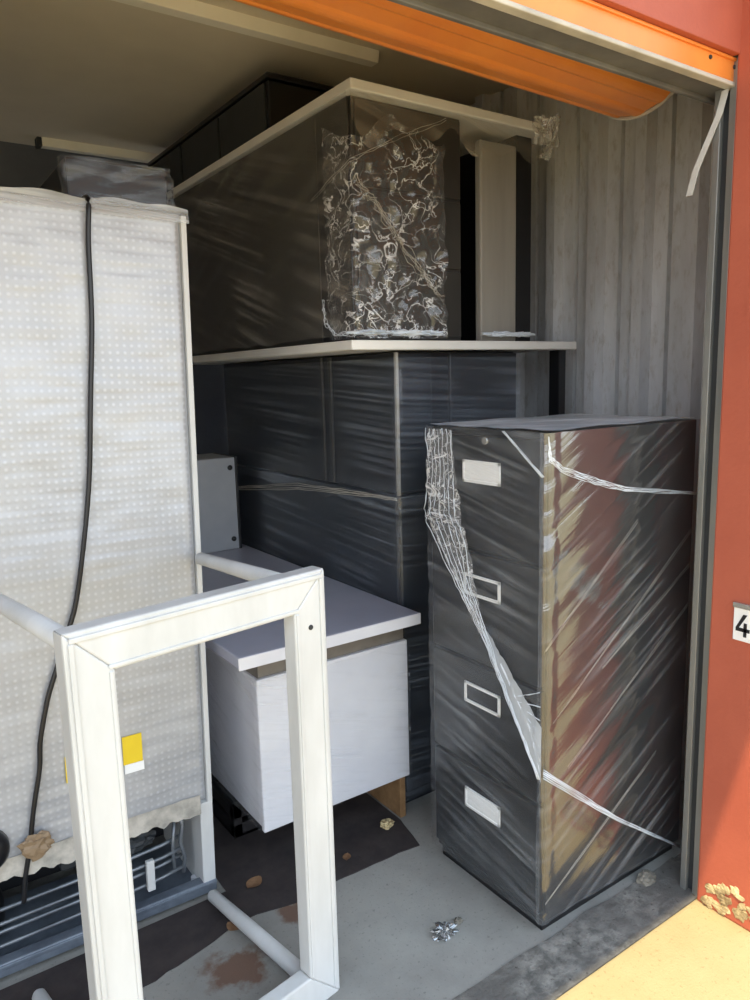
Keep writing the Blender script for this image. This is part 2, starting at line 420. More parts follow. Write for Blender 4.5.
# ================================================================== SETTING
o = MB().box(-2.3, 2.36, 1.20, 4.12, -0.12, 0.0, 0).build('floor', M['floor']); struct(o)
o = MB().box(-14, 16, -24, 1.055, -0.12, 0.0, 0).build('pavement', M['pave']); struct(o)
# rough worn strip of concrete under the door line
bm = bmesh.new(); NX, NY = 220, 12; g = []
for i in range(NX+1):
    row = []
    for j in range(NY+1):
        x = -2.0+i*(3.9/NX); y = 1.055+j*(0.145/NY)
        h = 0.004*noise.noise(Vector((x*22, y*30, 0)))+0.004*noise.noise(Vector((x*60, y*70, 2)))
        if j in (0, NY): h = 0.0
        row.append(bm.verts.new((x, y+ (0.012*noise.noise(Vector((x*7, 3, 1))) if j == NY else 0), 0.003+h)))
    g.append(row)
for i in range(NX):
    for j in range(NY): bm.faces.new((g[i][j], g[i+1][j], g[i+1][j+1], g[i][j+1]))
o = finish('trim_1', bm, M['thresh'], smooth=True); struct(o)
o = MB().box(-2.3, 2.36, 1.05, 1.22, -0.12, -0.004, 0).build('trim_2', M['thresh']); struct(o)
o = MB().box(-2.4, 2.5, 1.12, 4.2, 2.62, 2.9, 0).build('ceiling', M['ceiling']); struct(o)
o = MB().box(-2.4, 2.5, 4.06, 4.2, 0, 2.62, 0).build('wall_back', M['wall_in']); struct(o)
o = MB().box(-2.4, -2.25, 1.10, 4.06, 0, 2.62, 0).build('wall_left', M['galv']); struct(o)
# corrugated steel wall on the right
prof = []; y = 1.13; k = 0
while y < 3.9:
    prof += [(2.328, y), (2.328, y+0.040), (2.348, y+0.044), (2.348, y+0.052), (2.328, y+0.056), (2.324, y+0.108), (2.284, y+0.120), (2.284, y+0.162), (2.336, y+0.166), (2.336, y+0.172), (2.328, y+0.176)]
    y += 0.200
bm = bmesh.new()
a = [bm.verts.new((p[0], p[1], 0)) for p in prof]; b = [bm.verts.new((p[0], p[1], 2.62)) for p in prof]
for i in range(len(prof)-1): bm.faces.new((a[i], b[i], b[i+1], a[i+1]))
b2 = [bm.verts.new((2.42, prof[0][1], zz)) for zz in (0, 2.62)]; b3 = [bm.verts.new((2.42, prof[-1][1], zz)) for zz in (0, 2.62)]
bm.faces.new((b2[0], b3[0], b3[1], b2[1])); bm.faces.new((a[0], b2[0], b2[1], b[0])); bm.faces.new((a[-1], b[-1], b3[1], b3[0]))
o = finish('wall_right', bm, M['galv']); struct(o)

# red front: header, right pier, left pier, eave
o = MB().box(-2.0, 1.790, 1.045, 1.075, 2.196, 3.3, 0.002).build('wall_front', M['red']); struct(o)
mb = MB(); mb.box(1.787, 4.2, 0.885, 1.052, 0.0, 3.3, 0.006); mb.box(1.90, 4.2, 1.052, 1.12, 0.0, 3.3, 0)
o = mb.build('trim_3', M['red']); struct(o)
o = MB().box(-4.2, -1.90, 0.85, 1.10, 0.0, 3.3, 0.006).build('trim_4', M['red']); struct(o)
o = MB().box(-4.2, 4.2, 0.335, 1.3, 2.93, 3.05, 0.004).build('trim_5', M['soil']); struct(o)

# guide rails of the roller door
for nm, x0, x1, sgn in (('trim_6', 1.800, 1.880, 1), ('trim_7', -1.90, -1.82, -1)):
    mb = MB()
    mb.box(x0, x1, 1.056, 1.074, 0.0, 2.20, 0.002)            # outer lip
    mb.box(x0, x1, 1.094, 1.112, 0.0, 2.16, 0.002)            # inner lip
    xb = (x1-0.012, x1) if sgn > 0 else (x0, x0+0.012)
    mb.box(xb[0], xb[1], 1.074, 1.094, 0.0, 2.16, 0)
    struct(mb.build(nm, M['guide']))
o = MB().box(1.812, 1.868, 1.0745, 1.0935, 0.0, 2.14, 0).build('trim_8', M['dark_slot']); struct(o)

# roller door: rolled curtain, bottom bar, seal, lintel angle, end ring, shaft
door = bpy.data.objects.new('door_1', None); COL.objects.link(door); door.location = (0.5, 1.3, 2.15); struct(door); ROOTS['door_1'] = Vector((0.5, 1.3, 2.15))
door['label'] = 'orange roller door rolled up above the opening'
prof = []
RC, RY, RZ = 0.200, 1.45, 2.408
bm = bmesh.new(); NS = 160; ringL = []; ringR = []
for q in range(NS):
    a_ = 2*PI*q/NS
    rr = RC + 0.006*max(0, math.sin(a_*15))**0.5 - 0.001
    ringL.append(bm.verts.new((-1.80, RY+rr*math.cos(a_), RZ+0.085+rr*math.sin(a_)))); ringR.append(bm.verts.new((1.965, RY+rr*math.cos(a_), RZ+rr*math.sin(a_))))
for q in range(NS): bm.faces.new((ringL[q], ringR[q], ringR[(q+1) % NS], ringL[(q+1) % NS]))
bm.faces.new(ringL); bm.faces.new(ringR[::-1]); bmesh.ops.recalc_face_normals(bm, faces=list(bm.faces))
finish('curtain_roll', bm, M['orange'], door)
mb = MB(); mb.tube([(1.969, RY+0.204*math.cos(2*PI*q/64), RZ+0.204*math.sin(2*PI*q/64)) for q in range(65)], 0.0055, 8, False)
mb.build('edge_tape', M['seal'], door, smooth=True)
MB().tube([(-2.26, RY, RZ+0.097), (2.32, RY, RZ-0.010)], 0.03, 16).build('shaft', M['lintel'], door, smooth=True)
mb = MB(); mb.box(-1.86, 1.865, 1.066, 1.082, 2.142, 2.199, 0.003); mb.box(-1.86, 1.865, 1.060, 1.084, 2.188, 2.195, 0.002)
mb.build('bottom_bar', M['orange'], door)
MB().box(-1.86, 1.865, 1.061, 1.086, 2.132, 2.1425, 0.003).build('weather_seal', M['seal'], door)
mb = MB(); mb.box(-1.9, 1.885, 1.086, 1.150, 2.136, 2.146, 0.002); mb.box(-1.9, 1.885, 1.095, 1.107, 2.146, 2.22, 0.002)
mb.box(-1.9, 1.885, 1.140, 1.152, 2.126, 2.19, 0.002)
mb.build('lintel_angle', M['lintel'], door)
mb = MB()
for bx, bz in ((1.80, 2.176), (1.835, 2.185), (1.838, 2.165), (1.70, 2.178)): mb.lathe([(0.004, 1.0625), (0.005, 1.064), (0.005, 1.067)], (bx, 0, bz), 'y', 10)
mb.build('rivet', M['dark_slot'], door)

# pale strips on the ceiling
for (x0, x1, y0, lb) in ((0.45, 1.68, 2.36, 'long pale strip fixed to the ceiling nearest the orange door'), (0.865, 2.0, 3.93, 'pale strip on the dark ceiling farther back above the wrapped appliance')):
    t = thing('ceiling_strip', lb, 'strip', (0.5*(x0+x1), y0, 2.57), 'pale strips on the ceiling')
    MB().prism([(y0-0.030, 2.621), (y0-0.022, 2.582), (y0+0.022, 2.582), (y0+0.030, 2.621)], 'x', x0, x1, 0.002).build('batten', M['strip'], t)
    MB().box(x0-0.022, x0, y0-0.027, y0+0.027, 2.578, 2.621, 0.004).build('end_cap', M['dark_slot'], t)

# number sign on the red pier
sg = thing('unit_sign', 'small white number plate reading 4 on the red pier', 'sign', (1.787, 0.935, 0.79))
MB().box(1.781, 1.7875, 0.890, 0.985, 0.790, 0.876, 0.0015).build('plate', M['card'], sg)
MB().box(1.777, 1.7875, 0.888, 0.987, 0.876, 0.889, 0.002).build('clip_rail', M['chrome'], sg)
def fourY(y, z, h):    # reads from -X, right is -Y
    w = h*0.62; P = []
    mb = MB()
    def q(pts): mb.prism([(y-px*w, z+pz*h) for px, pz in pts], 'x', 1.7795, 1.7812)
    q([(0.50, 1.0), (0.78, 1.0), (0.22, 0.38), (0.0, 0.38)])
    q([(0.0, 0.22), (0.0, 0.38), (1.0, 0.38), (1.0, 0.22)])
    q([(0.56, 0.0), (0.78, 0.0), (0.78, 0.62), (0.56, 0.62)])
    return mb
fourY(0.977, 0.803, 0.058).build('numeral', M['ink'], sg)

# white pull strap hanging at the door guide
st = []
for P_ in ((1.797, 1.083, 2.131), (1.794, 1.094, 2.08), (1.791, 1.126, 2.01), (1.789, 1.148, 1.96), (1.788, 1.162, 1.905)): st.append(Vector(P_))
bm = bmesh.new(); rows = []
for p in st:
    rows.append([bm.verts.new(p+Vector((dx, dy, 0))) for dx, dy in ((-0.0012, -0.0085), (0.0012, -0.0085), (0.0012, 0.0085), (-0.0012, 0.0085))])
for i in range(len(rows)-1):
    for q in range(4): bm.faces.new((rows[i][q], rows[i][(q+1) % 4], rows[i+1][(q+1) % 4], rows[i+1][q]))
bm.faces.new(rows[0][::-1]); bm.faces.new(rows[-1]); bmesh.ops.recalc_face_normals(bm, faces=list(bm.faces))
tag(finish('pull_strap', bm, M['strap']), 'white pull strap hanging from the lintel by the right door guide', 'strap')

# broken render at the foot of the pier
mb = MB()
rnd = random.Random(3)
for i in range(34):
    yy = rnd.uniform(0.888, 1.03); zz = 0.075-abs(yy-0.945)*0.7+rnd.uniform(-0.035, 0.035)
    mb.blob((1.787, yy, max(0.008, zz)), (0.005, rnd.uniform(0.008, 0.018), rnd.uniform(0.006, 0.014)), 0.8, 2, i)
struct(mb.build('trim_9', M['plaster']))
mb = MB(); mb.blob((1.745, 1.185, 0.010), (0.032, 0.022, 0.018), 0.4, 3, 5)
tag(mb.build('mortar_lump', M['stone'], smooth=False), 'grey lump of mortar on the threshold beside the filing cabinet', 'rubble')

# ================================================================== FILING CABINET
fc = thing('filing_cabinet', 'black four-drawer filing cabinet wrapped in clear film, right of the doorway', 'filing cabinet', (1.64, 1.44, 0))
mb = MB(); mb.box(1.347, 1.950, 1.214, 1.652, 0.035, 1.335, 0.004); mb.box(1.355, 1.94, 1.23, 1.64, 0.0, 0.04, 0)
mb.build('carcass', M['black'], fc)
for k in range(4):
    z0 = 0.062+k*0.3165; z1 = z0+0.306; zc = (0.272, 0.595, 0.910, 1.222)[k]
    d = MB().box(1.332, 1.349, 1.222, 1.646, z0, z1, 0.004).build('drawer', M['black'], fc)
    mb = MB(); ya, yb, h = 1.363, 1.505, 0.060
    mb.box(1.3275, 1.3325, ya, yb, zc-h/2, zc-h/2+0.008, 0.001); mb.box(1.3275, 1.3325, ya, yb, zc+h/2-0.008, zc+h/2, 0.001)
    mb.box(1.3275, 1.3325, ya, ya+0.008, zc-h/2, zc+h/2, 0.001); mb.box(1.3275, 1.3325, yb-0.008, yb, zc-h/2, zc+h/2, 0.001)
    mb.build('label_holder', M['card'], d)
    if k in (0, 3): MB().box(1.3285, 1.3315, ya+0.004, yb-0.004, zc-h/2+0.004, zc+h/2-0.004, 0).build('label_card', M['card'], d)
MB().lathe([(0.009, 1.326), (0.010, 1.328), (0.010, 1.349)], (0, 1.418, 1.306), 'x', 16).build('lock', M['chrome'], fc)
film('stretch_film', [(1.330, 1.654), (1.330, 1.212)], 0.045, 1.338, fc, FILM_FRONT, 0.02, 0.003, 0.006, 0.22, (2.0, 22), 1)
film('stretch_film', [(1.3275, 1.224), (1.3295, 1.215), (1.335, 1.2095), (1.345, 1.208), (1.952, 1.208)], 0.045, 1.336, fc, FILM_SIDE, 0.016, 0.003, 0.0035, 0.55, (1.6, 22), 2)
sheet('top_film', [(1.332, 1.212, 1.341), (1.95, 1.212, 1.339), (1.95, 1.65, 1.340), (1.332, 1.65, 1.341)], fc, FILM_TOP, 30, 20, 0.004, 3)
XF = 1.321
strands('film_band', [((XF, 1.600, 1.330), (0, 0.055, 0)), ((XF-0.004, 1.585, 1.22), (0, 0.05, 0)), ((XF-0.01, 1.585, 1.10), (0, 0.065, 0)), ((XF-0.012, 1.560, 1.055), (0, 0.08, 0.01)),
                      ((XF-0.008, 1.485, 0.90), (0, 0.032, 0)), ((XF-0.006, 1.415, 0.80), (0, 0.014, 0)), ((XF-0.004, 1.335, 0.66), (0, 0.012, 0.01)), ((XF-0.002, 1.215, 0.46), (0, 0.006, 0.004))], fc, M['strand'], 7, 0.0010, 4, 0.003)
sheet('film_band', [(XF-0.003, 1.640, 1.33), (XF-0.003, 1.540, 1.33), (XF-0.010, 1.49, 1.07), (XF-0.010, 1.642, 1.07)], fc, BUNCH, 16, 24, 0.012, 6, 40)
sheet('film_band', [(XF-0.006, 1.642, 1.07), (XF-0.006, 1.485, 1.07), (XF-0.006, 1.405, 0.79), (XF-0.006, 1.432, 0.79)], fc, BUNCH, 12, 24, 0.006, 7, 40)
sheet('film_band', [(XF-0.003, 1.425, 0.80), (XF-0.003, 1.398, 0.80), (XF-0.001, 1.207, 0.60), (XF-0.001, 1.207, 0.45)], fc, MILKY, 12, 24, 0.005, 8, 40)
strands('film_band', [((XF, 1.365, 0.74), (0, 0.01, 0.01)), ((XF, 1.275, 0.62), (0, 0.025, 0.03)), ((XF, 1.212, 0.58), (0, 0.002, 0.11))], fc, M['strand'], 7, 0.0011, 9, 0.001)
strands('film_band', [((XF, 1.345, 1.335), (0, 0.003, 0)), ((XF, 1.212, 1.232), (0, 0.003, 0))], fc, M['strand'], 3, 0.0014, 10, 0.001)
sheet('film_band', [(XF-0.001, 1.345, 1.335), (XF-0.001, 1.212, 1.335), (XF-0.001, 1.212, 1.233), (XF-0.001, 1.34, 1.332)], fc, FILM_FRONT, 12, 8, 0.002, 12)
YS = 1.203
strands('film_band', [((1.330, YS, 1.325), (0.0, 0, 0.003)), ((1.334, YS-0.003, 1.275), (0.004, 0, 0.004)), ((1.38, YS, 1.245), (0, 0, 0.008)), ((1.50, YS, 1.205), (0, 0, 0.008)), ((1.62, YS, 1.172), (0, 0, 0.006)), ((1.945, YS, 1.125), (0, 0, 0.003))], fc, M['strand'], 6, 0.0009, 11, 0.0015)
strands('film_band', [((1.325, YS, 0.475), (0, 0, 0.012)), ((1.62, YS, 0.24), (0, 0, 0.006)), ((1.94, YS, 0.02), (0, 0, 0.002))], fc, M['strand'], 5, 0.0013, 13, 0.0012)
for i, (za, zb, xa, xb) in enumerate(((0.60, 1.02, 1.36, 1.93), (0.70, 0.92, 1.55, 1.93), (0.46, 0.80, 1.42, 1.93), (0.10, 0.38, 1.34, 1.80), (0.80, 1.08, 1.33, 1.68))):
    strands('film_band', [((xa, YS+0.002, za), (0, 0, 0.002)), ((xb, YS+0.002, zb), (0, 0, 0.004))], fc, M['strand_dim'], 2, 0.0005, 20+i, 0.0006)

# ================================================================== REFRIGERATOR (back towards the door)
TILT = math.radians(1.2)
fr = thing('refrigerator', 'tall white refrigerator turned to show its foil-covered back with black cord', 'refrigerator', (0.708, 1.900, 0.0), rot=(0, TILT, 0))
mb = MB(); mb.box(-0.86, 0.0, 0.024, 0.62, 0.295, 1.895, 0.006); mb.box(-0.86, 0.0, 0.34, 0.62, 0.03, 0.30, 0.004)
mb.box(-0.86, -0.835, 0.0, 0.35, 0.03, 0.30, 0.002); mb.box(-0.86, -0.8425, 0.0, 0.03, 0.29, 1.893, 0.002)
for lx in (-0.82, -0.04):
    for ly in (0.06, 0.56): mb.lathe([(0.018, 0.0+max(0.0, -lx-0.02)*-0.0), (0.018, 0.006), (0.010, 0.008), (0.010, 0.035)], (lx, ly, 0.0), 'z', 12)
mb.build('body', M['white_lam'], fr, True)
# foil panel with real crumple
bm = bmesh.new(); NXp, NZp = 60, 120; g = []
for i in range(NXp+1):
    r = []
    for j in range(NZp+1):
        x = -0.842+i*(0.832/NXp); z = 0.292+j*(1.606/NZp)
        edge = min(i, NXp-i, j, NZp-j)
        yv = -0.004+0.004*noise.noise(Vector((x*5, z*4, 0)))+0.003*noise.noise(Vector((x*9, z*46, 2)))
        r.append(bm.verts.new((x, yv if edge else 0.014, z)))
    g.append(r)
for i in range(NXp):
    for j in range(NZp): bm.faces.new((g[i][j], g[i+1][j], g[i+1][j+1], g[i][j+1]))
finish('back_panel', bm, M['foil'], fr, True, True)
MB().box(-0.012, 0.0025, -0.003, 0.03, 0.292, 1.893, 0.002).build('edge_strip', M['white_metal'], fr, True)
MB().box(-0.036, 0.002, -0.004, 0.34, 0.012, 0.294, 0.003).build('corner_post', M['white_metal'], fr, True)
mb = MB(); mb.box(-0.86, 0.004, -0.006, 0.03, 0.012, 0.050, 0.005); mb.box(-0.86, 0.0, 0.02, 0.30, 0.012, 0.022, 0.002); mb.box(-0.86, 0.002, -0.010, -0.004, 0.036, 0.046, 0.002)
mb.build('base_rail', M['rail'], fr, True)
# compartment
mb = MB(); mb.box(-0.834, -0.04, 0.325, 0.339, 0.03, 0.293, 0); mb.build('compartment_back', M['black'], fr, True)
mb = MB(); mb.lathe([(0.03, -0.0), (0.082, 0.012), (0.092, 0.05), (0.092, 0.10), (0.075, 0.15), (0.03, 0.168)], (-0.62, 0.17, 0.022), 'z', 28)
mb.build('compressor', M['black'], fr, True, True)
for k, zz in enumerate((0.085, 0.115, 0.145, 0.175)):
    mb = MB(); yk = 0.03+0.012*(k % 2)
    mb.tube([(-0.82, yk, zz-0.02), (-0.60, yk+0.006, zz-0.016), (-0.30, yk, zz-0.004), (-0.14, yk+0.01, zz), (-0.075, yk+0.02, zz+0.004)], 0.0055, 8)
    mb.build('condenser_pipe', M['pipe'], fr, True, True)
mb = MB(); mb.tube([(-0.075, 0.05, 0.07), (-0.07, 0.045, 0.12), (-0.082, 0.045, 0.17), (-0.072, 0.05, 0.22), (-0.08, 0.06, 0.262)], 0.006, 8); mb.tube([(-0.10, 0.05, 0.08), (-0.105, 0.045, 0.16), (-0.095, 0.05, 0.24)], 0.005, 8)
mb.build('condenser_pipe', M['pipe'], fr, True, True)
MB().box(-0.19, -0.168, 0.012, 0.028, 0.075, 0.165, 0.003).build('drain_pipe', M['white_metal'], fr, True)
mb = MB(); mb.box(-0.40, -0.16, 0.07, 0.22, 0.185, 0.262, 0.01); mb.blob((-0.22, 0.06, 0.215), (0.07, 0.03, 0.03), 0.4, 3, 2); mb.blob((-0.31, 0.05, 0.20), (0.05, 0.03, 0.022), 0.4, 3, 4)
mb.build('control_box', M['dark_slot'], fr, True)
# torn foil edge along the bottom of the panel
bm = bmesh.new(); NE = 90; top = []; bot = []
for i in range(NE+1):
    x = -0.842+i*(0.806/NE); d = 0.020+0.022*noise.noise(Vector((x*14, 0, 3)))+0.012*noise.noise(Vector((x*45, 0, 9)))
    top.append(bm.verts.new((x, -0.007, 0.325+0.004*noise.noise(Vector((x*30, 1, 0)))))); bot.append(bm.verts.new((x, -0.012+0.006*noise.noise(Vector((x*25, 4, 0))), 0.288-max(0.0, d))))
for i in range(NE): bm.faces.new((bot[i], bot[i+1], top[i+1], top[i]))
finish('torn_foil', bm, M['foil_dull'], fr, True, True)
def fx(X, Z): return X-0.708-Z*math.sin(TILT)
cord = []
for X, Z in ((0.505, 1.925), (0.506, 1.90), (0.499, 1.80), (0.490, 1.62), (0.472, 1.44), (0.455, 1.25), (0.430, 1.10), (0.398, 0.95), (0.372, 0.87), (0.330, 0.76), (0.312, 0.715), (0.294, 0.66), (0.284, 0.60), (0.274, 0.536), (0.255, 0.44), (0.232, 0.335), (0.218, 0.26), (0.206, 0.20)):
    cord.append((fx(X, Z)+0.002*math.sin(Z*40), -0.016, Z))
cord[0] = (cord[0][0], 0.06, 1.905)
def smooth_pts(P, k=5):
    P = [Vector(p) for p in P]; out = []
    for i in range(len(P)-1):
        p0, p1, p2, p3 = P[max(i-1, 0)], P[i], P[i+1], P[min(i+2, len(P)-1)]
        for j in range(k):
            t = j/k
            out.append(0.5*((2*p1)+(p2-p0)*t+(2*p0-5*p1+4*p2-p3)*t*t+(3*p1-p0-3*p2+p3)*t**3))
    return out+[P[-1]]
MB().tube(smooth_pts(cord), 0.0062, 8).build('power_cord', M['black'], fr, True, True)
mb = MB(); mb.blob((fx(0.250, 0.345), -0.022, 0.345), (0.036, 0.012, 0.030), 0.7, 3, 8, 2.5); mb.build('tape', M['tape'], fr, True)
mb = MB(); mb.lathe([(0.058, 0.0), (0.056, -0.016), (0.045, -0.034), (0.022, -0.043)], (fx(0.135, 0.36), -0.004, 0.362), 'y', 28); mb.build('fan_cap', M['black'], fr, True, True)
for X0, X1, z0, z1 in ((0.478, 0.529, 0.478, 0.556), (0.335, 0.372, 0.475, 0.545)):
    MB().box(fx(X0, 0.5), fx(X1, 0.5), -0.0095, -0.0075, z0, z1, 0).build('warning_sticker', M['yellow'], fr, True)
MB().box(fx(0.480, 0.46), fx(0.531, 0.46), -0.0092, -0.0075, 0.452, 0.477, 0).build('paper_label', M['card'], fr, True)
film('stretch_film', [(-0.862, -0.006), (0.004, -0.006)], 1.872, 1.908, fr, FILM_FRIDGE, 0.02, 0.004, 0.006, 0.05, (3, 40), 5, jag1=0.02, local=True)
sheet('stretch_film', [(-0.86, -0.004, 1.900), (0.0, -0.004, 1.903), (0.0, 0.62, 1.903), (-0.86, 0.62, 1.903)], fr, FILM_FRIDGE, 40, 24, 0.008, 7, 14, True)

# film-wrapped parcel standing on the refrigerator
wp = thing('wrapped_parcel', 'low film-wrapped parcel lying on top of the refrigerator', 'parcel', (0.60, 2.22, 1.912))
MB().prism([(1.975, 1.912), (2.42, 1.912), (2.42, 2.01), (1.975, 2.02)], 'x', 0.485, 0.735, 0.006).build('carton', M['dark_grey'], wp)
film('stretch_film', [(0.483, 2.0), (0.483, 1.972), (0.738, 1.972), (0.738, 2.42)], 1.914, 2.022, wp, FILM_NAVY, 0.015, 0.004, 0.008, 0.3, (4, 40), 9, jag1=0.012)

# ================================================================== WHITE TABLE BASE lying on its side
tb = thing('table_base', 'white metal table base on its side in front of the refrigerator', 'table', (0.812, 1.385, 0), rot=(0, 0, math.atan2(0.161, 0.987)))
L_, R_, T_, B_ = -0.576, 0.003, 1.062, 0.0; pw = 0.088
def mitre(pts): return MB().prism(pts, 'y', 0.0, 0.042, 0.004)
posts = (( 'post', [(L_, B_), (L_, T_), (L_+pw, T_-pw), (L_+pw, B_+pw)]), ('post', [(R_, T_), (R_, B_), (R_-pw, B_+pw), (R_-pw, T_-pw)]),
         ('rail', [(L_, T_), (R_, T_), (R_-pw, T_-pw), (L_+pw, T_-pw)]), ('rail', [(R_, B_), (L_, B_), (L_+pw, B_+pw), (R_-pw, B_+pw)]))
made = []
for nm, p in posts: made.append(mitre(p).build(nm, M['white_metal'], tb, True))
# raised bead running round the inner and the outer edge of the frame
bd = []
mb = MB(); e = 0.010
mb.box(L_+e, R_-e, -0.004, 0.002, T_-0.020, T_-0.010, 0.002); mb.box(L_+pw-0.012, R_-pw+0.012, -0.003, 0.002, T_-pw+0.004, T_-pw+0.012, 0.002)
mb.build('bead', M['white_metal'], made[2], True)
mb = MB(); mb.box(L_+0.008, L_+0.018, -0.004, 0.002, 0.02, T_-0.02, 0.002); mb.box(L_+pw-0.012, L_+pw-0.004, -0.003, 0.002, pw, T_-pw, 0.002)
mb.build('bead', M['white_metal'], made[0], True)
mb = MB(); mb.box(R_-0.018, R_-0.008, -0.004, 0.002, 0.02, T_-0.02, 0.002); mb.box(R_-pw+0.004, R_-pw+0.012, -0.003, 0.002, pw, T_-pw, 0.002)
mb.build('bead', M['white_metal'], made[1], True)
MB().lathe([(0.005, -0.003), (0.006, -0.001), (0.006, 0.004)], (R_-0.045, 0, T_-0.125), 'y', 12).build('screw', M['dark_slot'], made[1], True)
for lx, lz in ((L_+0.030, T_-0.034), (R_-0.024, T_-0.050), (L_+0.040, 0.030), (R_-0.056, 0.032)):
    lg = MB().tube([(lx, 0.038, lz), (lx, 0.30, lz), (lx, 0.484, lz), (lx, 0.494, lz)], [0.0205, 0.019, 0.0165, 0.010], 18).build('leg', M['white_metal'], tb, True, True)

# ================================================================== WHITE DESK
wd = thing('office_desk', 'white office desk with hanging drawer pedestal behind the white table base', 'desk', (1.08, 2.54, 0))
MB().box(0.771, 1.389, 1.78, 3.30, 0.707, 0.742, 0.004).build('desktop', M['lilac_lam'], wd)
MB().box(0.769, 1.390, 1.777, 1.7815, 0.706, 0.741, 0.001).build('edge_band', M['white_lam'], wd)
mb = MB(); mb.box(0.862, 1.382, 1.860, 1.872, 0.634, 0.708, 0.002); mb.box(0.862, 0.88, 1.866, 3.20, 0.625, 0.708, 0.002)
mb.build('rail', M['shaded_rail'], wd)
pd = MB().box(0.855, 1.362, 1.866, 2.50, 0.165, 0.632, 0.003).build('pedestal', M['white_lam'], wd)
MB().box(0.850, 1.388, 1.848, 1.867, 0.160, 0.634, 0.004).build('drawer_front', M['white_lam'], pd)
MB().box(1.363, 1.386, 1.872, 2.26, 0.0, 0.708, 0.002).build('support_panel', M['board'], wd)
MB().box(0.80, 1.38, 3.20, 3.225, 0.0, 0.708, 0.002).build('end_panel', M['white_lam'], wd)
film('stretch_film', [(0.851, 2.48), (0.849, 1.846), (1.390, 1.846)], 0.165, 0.632, wd, FILM_DESK, 0.02, 0.004, 0.005, 0.4, (2, 30), 14, jag1=0.02)

# dark crate under the desk
cr = thing('crate', 'low black crate on the floor under the white desk', 'crate', (1.02, 2.22, 0))
mb = MB(); mb.box(0.86, 1.20, 2.10, 2.46, 0.004, 0.014, 0)
for a_ in ((0.86, 1.20, 2.10, 2.115), (0.86, 1.20, 2.445, 2.46), (0.86, 0.875, 2.10, 2.46), (1.185, 1.20, 2.10, 2.46)):
    mb.box(a_[0], a_[1], a_[2], a_[3], 0.004, 0.05, 0.002); mb.box(a_[0], a_[1], a_[2], a_[3], 0.07, 0.13, 0.002)
for a_ in ((0.86, 2.10), (1.17, 2.10), (0.86, 2.43), (1.17, 2.43)): mb.box(a_[0], a_[0]+0.03, a_[1], a_[1]+0.03, 0.004, 0.13, 0.002)
mb.build('tub', M['crate'], cr)
mb = MB(); mb.box(0.852, 1.208, 2.092, 2.108, 0.118, 0.136, 0.003); mb.box(0.852, 1.208, 2.452, 2.468, 0.118, 0.136, 0.003); mb.box(0.852, 0.868, 2.092, 2.468, 0.118, 0.136, 0.003); mb.box(1.192, 1.208, 2.092, 2.468, 0.118, 0.136, 0.003)
mb.build('rim', M['dark_grey'], cr)

# light grey metal box on the desk
gb = thing('metal_box', 'light grey metal box with black corner bolts standing on the white desk', 'box', (1.15, 3.12, 0.742))
MB().box(0.93, 1.340, 3.005, 3.25, 0.742, 1.150, 0.006).build('housing', M['box_grey'], gb)
MB().box(1.336, 1.348, 3.000, 3.25, 0.742, 1.152, 0.003).build('side_trim', M['dark_grey'], gb)
for zx in (0.79, 1.105): MB().lathe([(0.008, 2.994), (0.011, 2.998), (0.011, 3.006)], (1.312, 0, zx), 'y', 14).build('bolt', M['black'], gb, smooth=True)

# ================================================================== DARK COUNTER behind
ct = thing('storage_counter', 'tall dark film-wrapped storage counter with pale worktop behind the desk', 'cabinet', (1.80, 2.6, 0))
MB().box(1.4140, 1.95, 1.93, 3.25, 0.0, 1.092, 0.004).build('lower_cabinet', M['navy'], ct)
up = MB().box(1.4170, 1.95, 1.93, 3.25, 1.098, 1.552, 0.004).build('upper_cabinet', M['dark_grey'], ct)
for y0 in (2.30, 2.36): MB().box(1.4080, 1.4180, y0, y0+0.016, 1.10, 1.55, 0.002).build('side_trim', M['slate'], up)
for z0, z1 in ((0.05, 1.085), (1.105, 1.548)):
    MB().box(1.4240, 1.5600, 1.916, 1.931, z0, z1, 0.003).build('door', M['navy'], ct)
    MB().box(1.640, 1.948, 1.916, 1.931, z0, z1, 0.003).build('door', M['dark_grey'], ct)
    MB().box(1.55, 1.638, 1.924, 1.932, z0, z1, 0).build('recess', M['black'], ct)
MB().box(1.4100, 1.4210, 1.908, 1.919, 1.095, 1.552, 0.002).build('corner_trim', M['grey_leg'], ct)
wt = MB().box(1.225, 2.215, 1.872, 3.45, 1.557, 1.586, 0.004).build('worktop', M['pale_lam'], ct)
MB().box(2.175, 2.212, 1.92, 1.97, 0.0, 1.557, 0.003).build('leg', M['black'], ct)
MB().box(2.175, 2.212, 3.35, 3.40, 0.0, 1.557, 0.003).build('leg', M['black'], ct)
film('stretch_film', [(1.413, 3.25), (1.410, 1.906), (1.95, 1.906)], 1.05, 1.535, ct, FILM_NAVY, 0.022, 0.004, 0.006, 0.06, (1.4, 26), 21, jag0=0.03)
film('stretch_film', [(1.411, 3.25), (1.406, 1.902), (1.95, 1.902)], 0.04, 1.095, ct, FILM_NAVY, 0.025, 0.006, 0.008, 0.10, (1.2, 20), 22)
strands('film_rope', [((1.396, 3.16, 0.99), (0, 0, 0.006)), ((1.394, 2.55, 1.062), (0, 0, 0.012)), ((1.394, 2.1, 1.083), (0, 0, 0.006)), ((1.396, 1.90, 1.088), (0, 0, 0.004))], ct, M['strand_dim'], 4, 0.0014, 31, 0.002)

